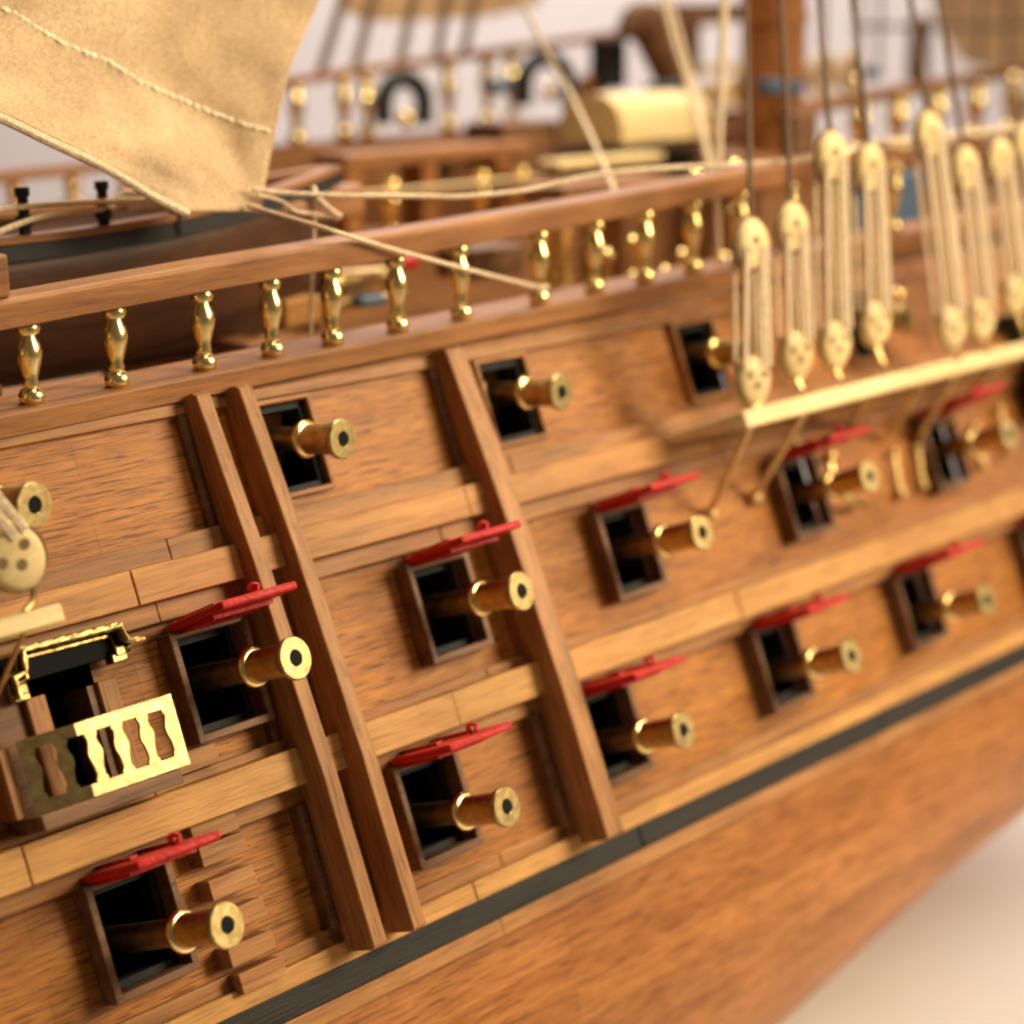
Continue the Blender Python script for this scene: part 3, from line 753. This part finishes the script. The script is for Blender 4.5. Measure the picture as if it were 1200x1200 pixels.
def stitched(rowf, name='seam', r=0.016, gap=True, mat='rope'):
    """ridge of stitching following the cloth"""
    bm = B(); pts = smoothpts(rowf, 3)
    if gap:
        i = 0
        while i < len(pts)-6:
            tube(bm, [p+Vector((0, -0.012, 0)) for p in pts[i:i+8]], [r*0.5, r*0.8, r, r*0.9, r, r*0.8, r*0.7, r*0.5][:len(pts[i:i+8])], 6, smooth=False); i += 7
    else: tube(bm, [p+Vector((0, -0.022, 0)) for p in pts], r, 6, smooth=False)
    return obj(name, bm, mat, st, smooth=True)
def onsail(px, py):
    best = None; tgt = None
    for r in G:
        for p in r:
            q = p-CAMP; z = q.dot(AF); x = 600+2200*q.dot(AX)/z; y = 600-2200*q.dot(AU)/z
            d = (x-px)**2+(y-py)**2
            if best is None or d < best: best = d; tgt = p
    return at(px, py, tgt.y)
def seam(pts, n=10, **k):
    q = []
    for (x0, y0), (x1, y1) in zip(pts, pts[1:]):
        for i in range(n): q.append(onsail(x0+(x1-x0)*i/n, y0+(y1-y0)*i/n))
    q.append(onsail(*pts[-1])); return stitched(q, **k)
seam([(-40, -8), (15, 16), (45, 36), (80, 55), (125, 72), (160, 95), (200, 113), (245, 132), (290, 148), (318, 155)], r=0.024, mat='seamcloth')
bm = B(); lr = [r[0] for r in G[::2]]; tube(bm, [p+Vector((0, -0.01, -0.01)) for p in lr], 0.03, 8); obj('bolt_rope', bm, 'rope', st, smooth=True)
bm = B(); rr = [r[-1] for r in G[::2]]; tube(bm, rr, 0.022, 8); obj('bolt_rope', bm, 'sail', st, smooth=True)

# ------------------------------------------------------------------ ropes
def rope(label, pts, r=0.02, mat='rope', cat='rope', group=None, name='rope'):
    bm = B(); tube(bm, [at(*p) for p in pts], r, 8)
    return tag(obj(name, bm, mat, smooth=True), label, cat, group)
rope('long slack cream rope from the sail corner across to the right deadeyes', [(296, 222, 1.28), (330, 226, 1.2), (400, 229, 1.0), (500, 230, 0.8), (545, 230, 0.7), (620, 222, 0.55), (690, 206, 0.4), (760, 198, 0.2), (860, 193, 0.0), (965, 186, -0.35)], 0.017)
rope('taut cream rope slanting down from the sail corner over the handrail', [(290, 241, 1.26), (345, 257, 0.85), (385, 269, 0.455), (430, 283, 0.45), (470, 295, 0.44), (541, 314, 0.44), (600, 329, 0.50), (624, 335, 0.545), (634, 337, 0.53), (641, 336, 0.60)], 0.017)
rope('pale rope running right from the deadeyes to the right edge', [(980, 188, -0.45), (1005, 172, -0.3), (1040, 166, 0), (1100, 160, 0), (1200, 148, 0.3), (1260, 140, 0.5)], 0.022)
rope('slack cream rope end hanging with a frayed knot right of the sail', [(302, 228, 1.25), (330, 236, 1.22), (345, 247, 1.2), (368, 251, 1.2), (396, 257, 1.2)], 0.014)
rope('cream rope knot tail right of the sail corner', [(366, 219, 1.22), (372, 232, 1.18), (386, 246, 1.16), (398, 254, 1.16)], 0.026)
rope('thin pale rope hanging down inside the handrail', [(369, 225, 1.22), (368, 260, 1.22), (367, 300, 1.24), (365, 340, 1.24), (364, 412, 1.26)], 0.013)
rope('cream rope led along the top of the dark boat', [(-20, 248, 1.95), (50, 240, 1.95), (120, 236, 1.95), (200, 233, 1.95)], 0.02)
rope('cream rope sagging from the left edge onto the dark boat', [(-20, 280, 1.9), (15, 265, 1.9), (50, 254, 1.92), (100, 247, 1.95), (135, 244, 1.98)], 0.02)
cb = B()
for k in range(7):
    y = 226+k*1.8
    tube(cb, [at(130+random.uniform(-6, 8), y+5, 2.1), at(160, y, 2.05), at(185, y-2+random.uniform(-2, 2), 2.0), at(203, y+3, 2.02), at(190, y+7, 2.15), at(150, y+7, 2.2)], 0.015, 6)
tag(obj('rope_coil', cb, 'rope', smooth=True), 'coiled cream rope lying on the dark boat under the sail', 'rope coil')
rope('thin pale rope crossing the far rail left of the pale boat', [(600, -20, 3.6), (640, 60, 3.3), (668, 110, 3.0), (695, 165, 2.2), (722, 228, 1.0)], 0.022)
rope('blurred cream rope slanting down beside the leaning timber', [(772, -20, 3), (790, 50, 2.7), (806, 100, 2.5), (820, 150, 2.2), (832, 205, 2.0)], 0.032)
rope('second cream rope beside the slanting one', [(781, -20, 3.1), (799, 50, 2.8), (815, 110, 2.5), (826, 160, 2.2), (838, 205, 2.0)], 0.022)
rope('thick upright cream rope left of the orange mast', [(850, -20, 1.3), (845, 100, 1.1), (840, 215, 0.95)], 0.036)
rope('thin upright cream rope below the handrail beside the deadeyes', [(840, 235, 1.0), (842, 300, 1.0)], 0.024)
for i, (x0, x1, y1) in enumerate(((402, 372, 96), (436, 415, 86), (482, 468, 76), (520, 512, 66), (556, 543, 62))):
    rope('grey brown shroud beyond the far rail, %s from the left' % ['first', 'second', 'third', 'fourth', 'fifth'][i], [(x0+6, -20, 8.2), (x1, y1, 8.1)], 0.06, 'darkrope', 'rope', 'far side shrouds', 'shroud')
for i, (x0, x1, y1) in enumerate(((966, 963, 105), (1008, 1004, 95), (1032, 1028, 90), (1150, 1146, 80), (1185, 1180, 78))):
    rope('dark far rope right of the mast, %s from the left' % ['first', 'second', 'third', 'fourth', 'fifth'][i], [(x0, -20, 6.5), (x1, y1, 6.5)], 0.035, 'darkrope', 'rope', 'far ropes right of the mast', 'shroud')
rope('horizontal dark ratline across the upper right ropes', [(1000, 31, 6.4), (1100, 31, 6.4), (1230, 30, 6.4)], 0.035, 'darkrope')

# ------------------------------------------------------------------ far sails and things on deck (all far out of focus)
def poly_cloth(label, pts, Y):
    bm = B(); c = [at(x, y, Y) for x, y in pts]
    lo = [bm.verts.new(p) for p in c]; hi = [bm.verts.new(p+Vector((0, 0.04, 0))) for p in c]
    bm.faces.new(lo); bm.faces.new(hi)
    for i in range(len(c)): bm.faces.new((lo[i], lo[(i+1) % len(c)], hi[(i+1) % len(c)], hi[i]))
    return tag(obj('sail', bm, 'sail'), label, 'sail')
poly_cloth('blurred pale sail foot at the top centre beyond the far rail', [(385, -60), (400, 10), (430, 25), (500, 24), (570, 20), (630, 6), (660, -60)], 9.5)
poly_cloth('blurred yellow sail at the top right corner', [(1090, -60), (1100, 30), (1130, 75), (1260, 100), (1260, -60)], 10.5)
def arch(label, cx, cy, rx, ry, Y, r):
    bm = B(); pts = [at(cx+rx*math.cos(math.radians(a)), cy-ry*math.sin(math.radians(a)), Y) for a in range(0, 181, 12)]
    pts = [at(cx+rx, cy+24, Y)]+pts+[at(cx-rx, cy+24, Y)]
    tube(bm, pts, r, 12); return tag(obj('black_hoop', bm, 'black', smooth=True), label, 'hoop')
arch('left of two black arched hoops by the far rail', 473, 122, 24, 30, 7.4, 0.11)
arch('right of two black arched hoops by the far rail', 640, 100, 26, 32, 7.4, 0.11)
for cx, cy, lab in ((476, 140, 'bright brass ball inside the left black hoop'), (644, 108, 'bright brass ball inside the right black hoop')):
    bm = B(); ball(bm, at(cx, cy, 7.4), 0.11); tag(obj('brass_ball', bm, 'brass', smooth=True), lab, 'ball')
def cbox(name, label, cat, px0, py0, px1, py1, Y, dY, mat, bevel=0.03):
    a = at(px0, py1, Y); b = at(px1, py0, Y); bm = B()
    box(bm, a.x, b.x, Y, Y+dY, min(a.z, b.z), max(a.z, b.z)); return tag(obj(name, bm, mat, bevel=bevel), label, cat)
# gallows frame with a pink brown top beam and brass balusters
P0 = at(405, 215, 5.0); P1 = at(660, 190, 5.0)
fr = thing('deck_house', 'low brown deck rail frame with brass balusters behind the long rope', 'deck frame', Vector(((P0.x+P1.x)/2, 5.2, 0.86)))
bm = B(); box(bm, P0.x, P1.x-0.5, 5.0, 5.5, 2.40, 2.55); obj('top_beam', bm, 'rail', fr, bevel=0.03)
bm = B(); box(bm, P0.x-0.5, P1.x+0.3, 4.9, 5.6, 0.852, 1.72); obj('base_block', bm, 'deck', fr, bevel=0.03)
for x in (P0.x+0.05, P0.x+1.1, P1.x-1.0): 
    bm = B(); box(bm, x, x+0.22, 5.05, 5.4, 1.72, 2.40); obj('upright', bm, 'mast', fr, bevel=0.02)
for px in (452, 558, 605):
    X = at(px, 200, 4.9).x; m = Matrix.Translation((X, 4.85, 1.72)) @ Matrix.Diagonal((1.4, 1.4, 1.15, 1))
    c = first.copy(); scn.collection.objects.link(c); c.parent = fr; c.matrix_basis = WM[fr].inverted() @ m; WM[c] = m; c.name = 'baluster'
# the pale boat
pb0 = at(645, 150, 5.5); pb1 = at(835, 130, 4.3); L2 = (pb1-pb0).length
pale = thing('boat', 'pale glossy varnished boat lying keel up on deck at upper centre', 'boat', Vector(((pb0.x+pb1.x)/2, 4.8, 0.86)))
bm, gun2 = boat_mesh(L2+0.1, 1.3, 0.50)
o_ = obj('boat_hull', bm, MT['boxwood'], pale, Matrix.Translation((pb0.x, 4.9, at(700, 170, 4.2).z)) @ Matrix.Rotation(math.pi, 4, 'X'), smooth=True)
bm = B()
for z in (0.12, 0.32): box(bm, pb0.x, pb1.x-0.2, 4.25, 5.5, at(700, 170, 4.2).z-z-0.06, at(700, 170, 4.2).z-z)
obj('skid_beam', bm, 'lining', pale, bevel=0.02)
bm = B(); box(bm, pb0.x, pb1.x-0.2, 4.4, 5.4, 0.852, at(700, 170, 4.2).z-0.39); obj('skid_block', bm, 'deck', pale, bevel=0.02)
# leaning timber with rounded head, dark block
bm = B(); tube(bm, [at(748, 18, 6), at(768, 55, 6), at(785, 90, 6), at(800, 125, 6)], [0.20]*25, 14); tube(bm, [at(735, 40, 6), at(745, 18, 6), at(768, 20, 6), at(780, 45, 6)], 0.15, 12)
tag(obj('timber', bm, 'frame', smooth=True), 'dark brown leaning timber with a rounded head beyond the pale boat', 'timber')
cbox('dark_post', 'short black post under the leaning timber', 'post', 712, 45, 735, 105, 6.4, 0.3, 'black')
cbox('dark_block', 'dark block between the leaning timber and the thick cream rope', 'block', 800, 18, 822, 90, 6.2, 0.3, 'frame')
cbox('beam', 'horizontal brown beam behind the thick cream rope', 'beam', 800, 72, 925, 88, 6.3, 0.3, 'boxwood')
cbox('beam', 'brown beam high up left of the orange mast', 'beam', 800, 4, 880, 20, 6.3, 0.3, 'frame')
for k, (x, y, Y) in enumerate(((785, 105, 5.5), (912, 101, 3.4), (935, 103, 3.4), (1027, 86, 5.2), (592, 102, 6.6))):
    c = at(x, y, Y); bm = B(); box(bm, c.x-0.14-0.12*(k == 0), c.x+0.14+0.12*(k == 0), c.y, c.y+0.2, c.z-0.08, c.z+0.08)
    tag(obj('blue_block', bm, 'blue', bevel=0.03), ['long blue block at the foot of the leaning timber', 'blue block on the orange mast, left one', 'small blue block on the right side of the orange mast', 'small blue block above the forecastle rail', 'small blue block beside the right black hoop'][k], 'block')
cbox('panel', 'dark blue painted panel behind the fourth deadeye pair', 'panel', 1005, 200, 1085, 290, 1.5, 0.15, 'blue')
# forecastle rail at the right
fa, fb = at(925, 130, 3.5), at(1230, 76, 3.5)
fc = thing('forecastle_rail', 'brown forecastle rail with brass balusters behind the right deadeyes', 'rail', Vector(((fa.x+fb.x)/2, 3.6, 1.8)))
bm = B(); tube(bm, [fa, fb], 0.085, 8); obj('handrail', bm, 'rail', fc, smooth=True)
bm = B(); a2, b2 = at(880, 215, 3.5), at(1230, 165, 3.5); tube(bm, [a2, b2], 0.20, 10); obj('lower_rail', bm, 'rail', fc, smooth=True)
bm = B(); box(bm, a2.x, b2.x, 3.6, 3.8, 0.86, a2.z); obj('bulkhead', bm, 'deck', fc)
for px in (1005, 1050, 1095, 1140, 1182):
    p = at(px, 190, 3.5); q = a2.lerp(b2, (p.x-a2.x)/(b2.x-a2.x)); q2 = fa.lerp(fb, (p.x-fa.x)/(fb.x-fa.x))
    m = Matrix.Translation(q+Vector((0, 0, 0.15))) @ Matrix.Diagonal((1.7, 1.7, (q2.z-q.z-0.18)/BH0, 1))
    c = first.copy(); scn.collection.objects.link(c); c.parent = fc; c.matrix_basis = WM[fc].inverted() @ m; WM[c] = m
for k, (x, y, s_) in enumerate(((955, 88, 0.26), (988, 85, 0.24), (1190, 125, 0.2), (868, 100, 0.22))):
    bm = B(); c = at(x, y, 4.6)
    for q in range(5):
        rr_ = s_*(0.6+0.1*q); tube(bm, [c+Vector((rr_*math.cos(a)*0.8, -0.03*q, rr_*math.sin(a))) for a in [math.radians(z) for z in range(0, 361, 30)]], 0.05, 6)
    tag(obj('rope_coil', bm, 'rope', smooth=True), ['golden rope coil just right of the orange mast', 'second golden rope coil right of the orange mast', 'golden rope coil above the last deadeyes', 'golden rope coil left of the orange mast'][k], 'rope coil')
# seen between the balusters: deck guns, hatch, brass post, red block
def deckgun(label, px, py, Y, L, r):
    p = at(px, py, Y); bm = B()
    lathe(bm, [(0, 0.0), (0, r*1.1), (0.08, r*1.15), (0.12, r), (L*0.6, r*0.85), (L-0.1, r*0.75), (L-0.08, r), (L, r), (L, 0)], 'X', 20, p)
    return tag(obj('deck_gun', bm, 'brassold', smooth=True), label, 'cannon')
deckgun('blurred brass gun barrel lying on deck, upper of two seen between balusters', 385, 332, 2.6, 0.7, 0.10)
deckgun('blurred brass gun barrel lying on deck, lower of two seen between balusters', 385, 357, 2.6, 0.8, 0.08)
cbox('gun_carriage', 'orange wooden carriage on deck behind the fourth baluster', 'carriage', 335, 345, 378, 385, 2.4, 0.5, 'oak')
cbox('lattice_hatch', 'pale lattice hatch standing on deck beside the brass post', 'hatch', 555, 285, 615, 330, 2.6, 0.5, 'frame')
cbox('red_block', 'small red block on deck seen under the handrail', 'block', 472, 300, 492, 318, 2.2, 0.2, 'red')
cbox('blue_case', 'small dark blue block on deck between the balusters', 'block', 425, 345, 455, 362, 2.4, 0.3, 'blue')
p = at(655, 350, 2.0); bm = B(); lathe(bm, [(0, 0.13), (0.04, 0.14), (0.08, 0.125), (p.z*0+0.95, 0.125), (1.0, 0.14)], 'Z', 24, (p.x, p.y, p.z-0.15))
tag(obj('brass_post', bm, 'brass', smooth=True), 'upright ribbed golden post on deck behind the handrail', 'post')
for k, (x, y) in enumerate(((712, 300), (742, 285), (742, 325), (780, 320), (800, 300), (842, 300), (862, 268), (852, 305))):
    bm = B(); c = at(x, y, 1.5+0.1*k); ball(bm, c, 0.065); tube(bm, [c, c+Vector((0, 0, -0.25))], 0.03, 8)
    tag(obj('belaying_pin', bm, 'brass', smooth=True), 'blurred brass belaying pin behind the handrail, number %s from the left' % ['one', 'two', 'three', 'four', 'five', 'six', 'seven', 'eight'][k], 'belaying pin', 'brass belaying pins behind the handrail')

for k, (x, y, Y, rr_) in enumerate(((815, 205, 1.6, 0.07), (862, 197, 1.6, 0.08), (430, 120, 7.7, 0.10), (600, 92, 7.7, 0.11), (348, 118, 7.7, 0.09), (1005, 95, 3.3, 0.06), (860, 250, 1.2, 0.06), (1012, 140, 2.2, 0.08), (1052, 345, 0.3, 0.06), (1190, 95, 3.3, 0.10))):  # the three far-rail balls are highlights off balusters, built as solid shapes
    bm = B(); c = at(x, y, Y); ball(bm, c, rr_, 18); tube(bm, [c, c+Vector((0, 0, -rr_*4))], rr_*0.45, 10)
    tag(obj('stanchion_and_glint_ball', bm, 'brass', smooth=True), ['brass ball just above the handrail, left of two', 'brass ball just above the handrail, right of two', 'brass ball built for the glint left of the left black hoop', 'brass ball built for the glint left of the right black hoop', 'brass ball built for the glint beside the sail edge on the far rail', 'small brass ball on top of the forecastle rail', 'brass ball above the leftmost deadeye pair', 'brass ball behind the fourth deadeye pair', 'brass knob between the fourth and fifth deadeye pairs', 'brass ball at the far right on the forecastle rail'][k], 'brass ball', 'brass balls about the deck')
cbox('pale_plank', 'pale plank lying under the upturned pale boat', 'plank', 655, 178, 780, 200, 4.0, 0.3, 'boxwood')
cbox('pale_plank', 'pale horizontal plank below the deck frame top beam', 'plank', 415, 208, 640, 228, 4.6, 0.2, 'boxwood')
cbox('deck_locker', 'brown deck locker between the deck frame and the pale boat', 'locker', 590, 140, 655, 200, 5.2, 0.6, 'frame')
cbox('deck_locker', 'pinkish brown deck locker right under the pale plank', 'locker', 660, 205, 790, 240, 3.2, 0.6, 'rail')

for k, (x0, y0, x1, y1, Y, mat) in enumerate(((690, 88, 712, 150, 6.6, 'mast'), (835, 95, 870, 125, 5.0, 'boxwood'), (930, 130, 960, 185, 2.6, 'frame'), (500, 170, 530, 215, 5.9, 'frame'), (1075, 20, 1092, 100, 6.0, 'frame'), (805, 150, 880, 168, 4.4, 'rail'))):
    cbox(['timber_post', 'pale_block', 'timber_post', 'timber_post', 'timber_post', 'beam'][k], ['upright brown post left of the leaning timber', 'pale wooden block just left of the orange mast', 'dark brown post right behind the handrail end', 'dark upright inside the deck frame', 'thin dark brown post at the upper right before the yellow sail', 'brown beam between the pale boat and the orange mast'][k], ['post', 'block', 'post', 'post', 'post', 'beam'][k], x0, y0, x1, y1, Y, 0.2, mat)
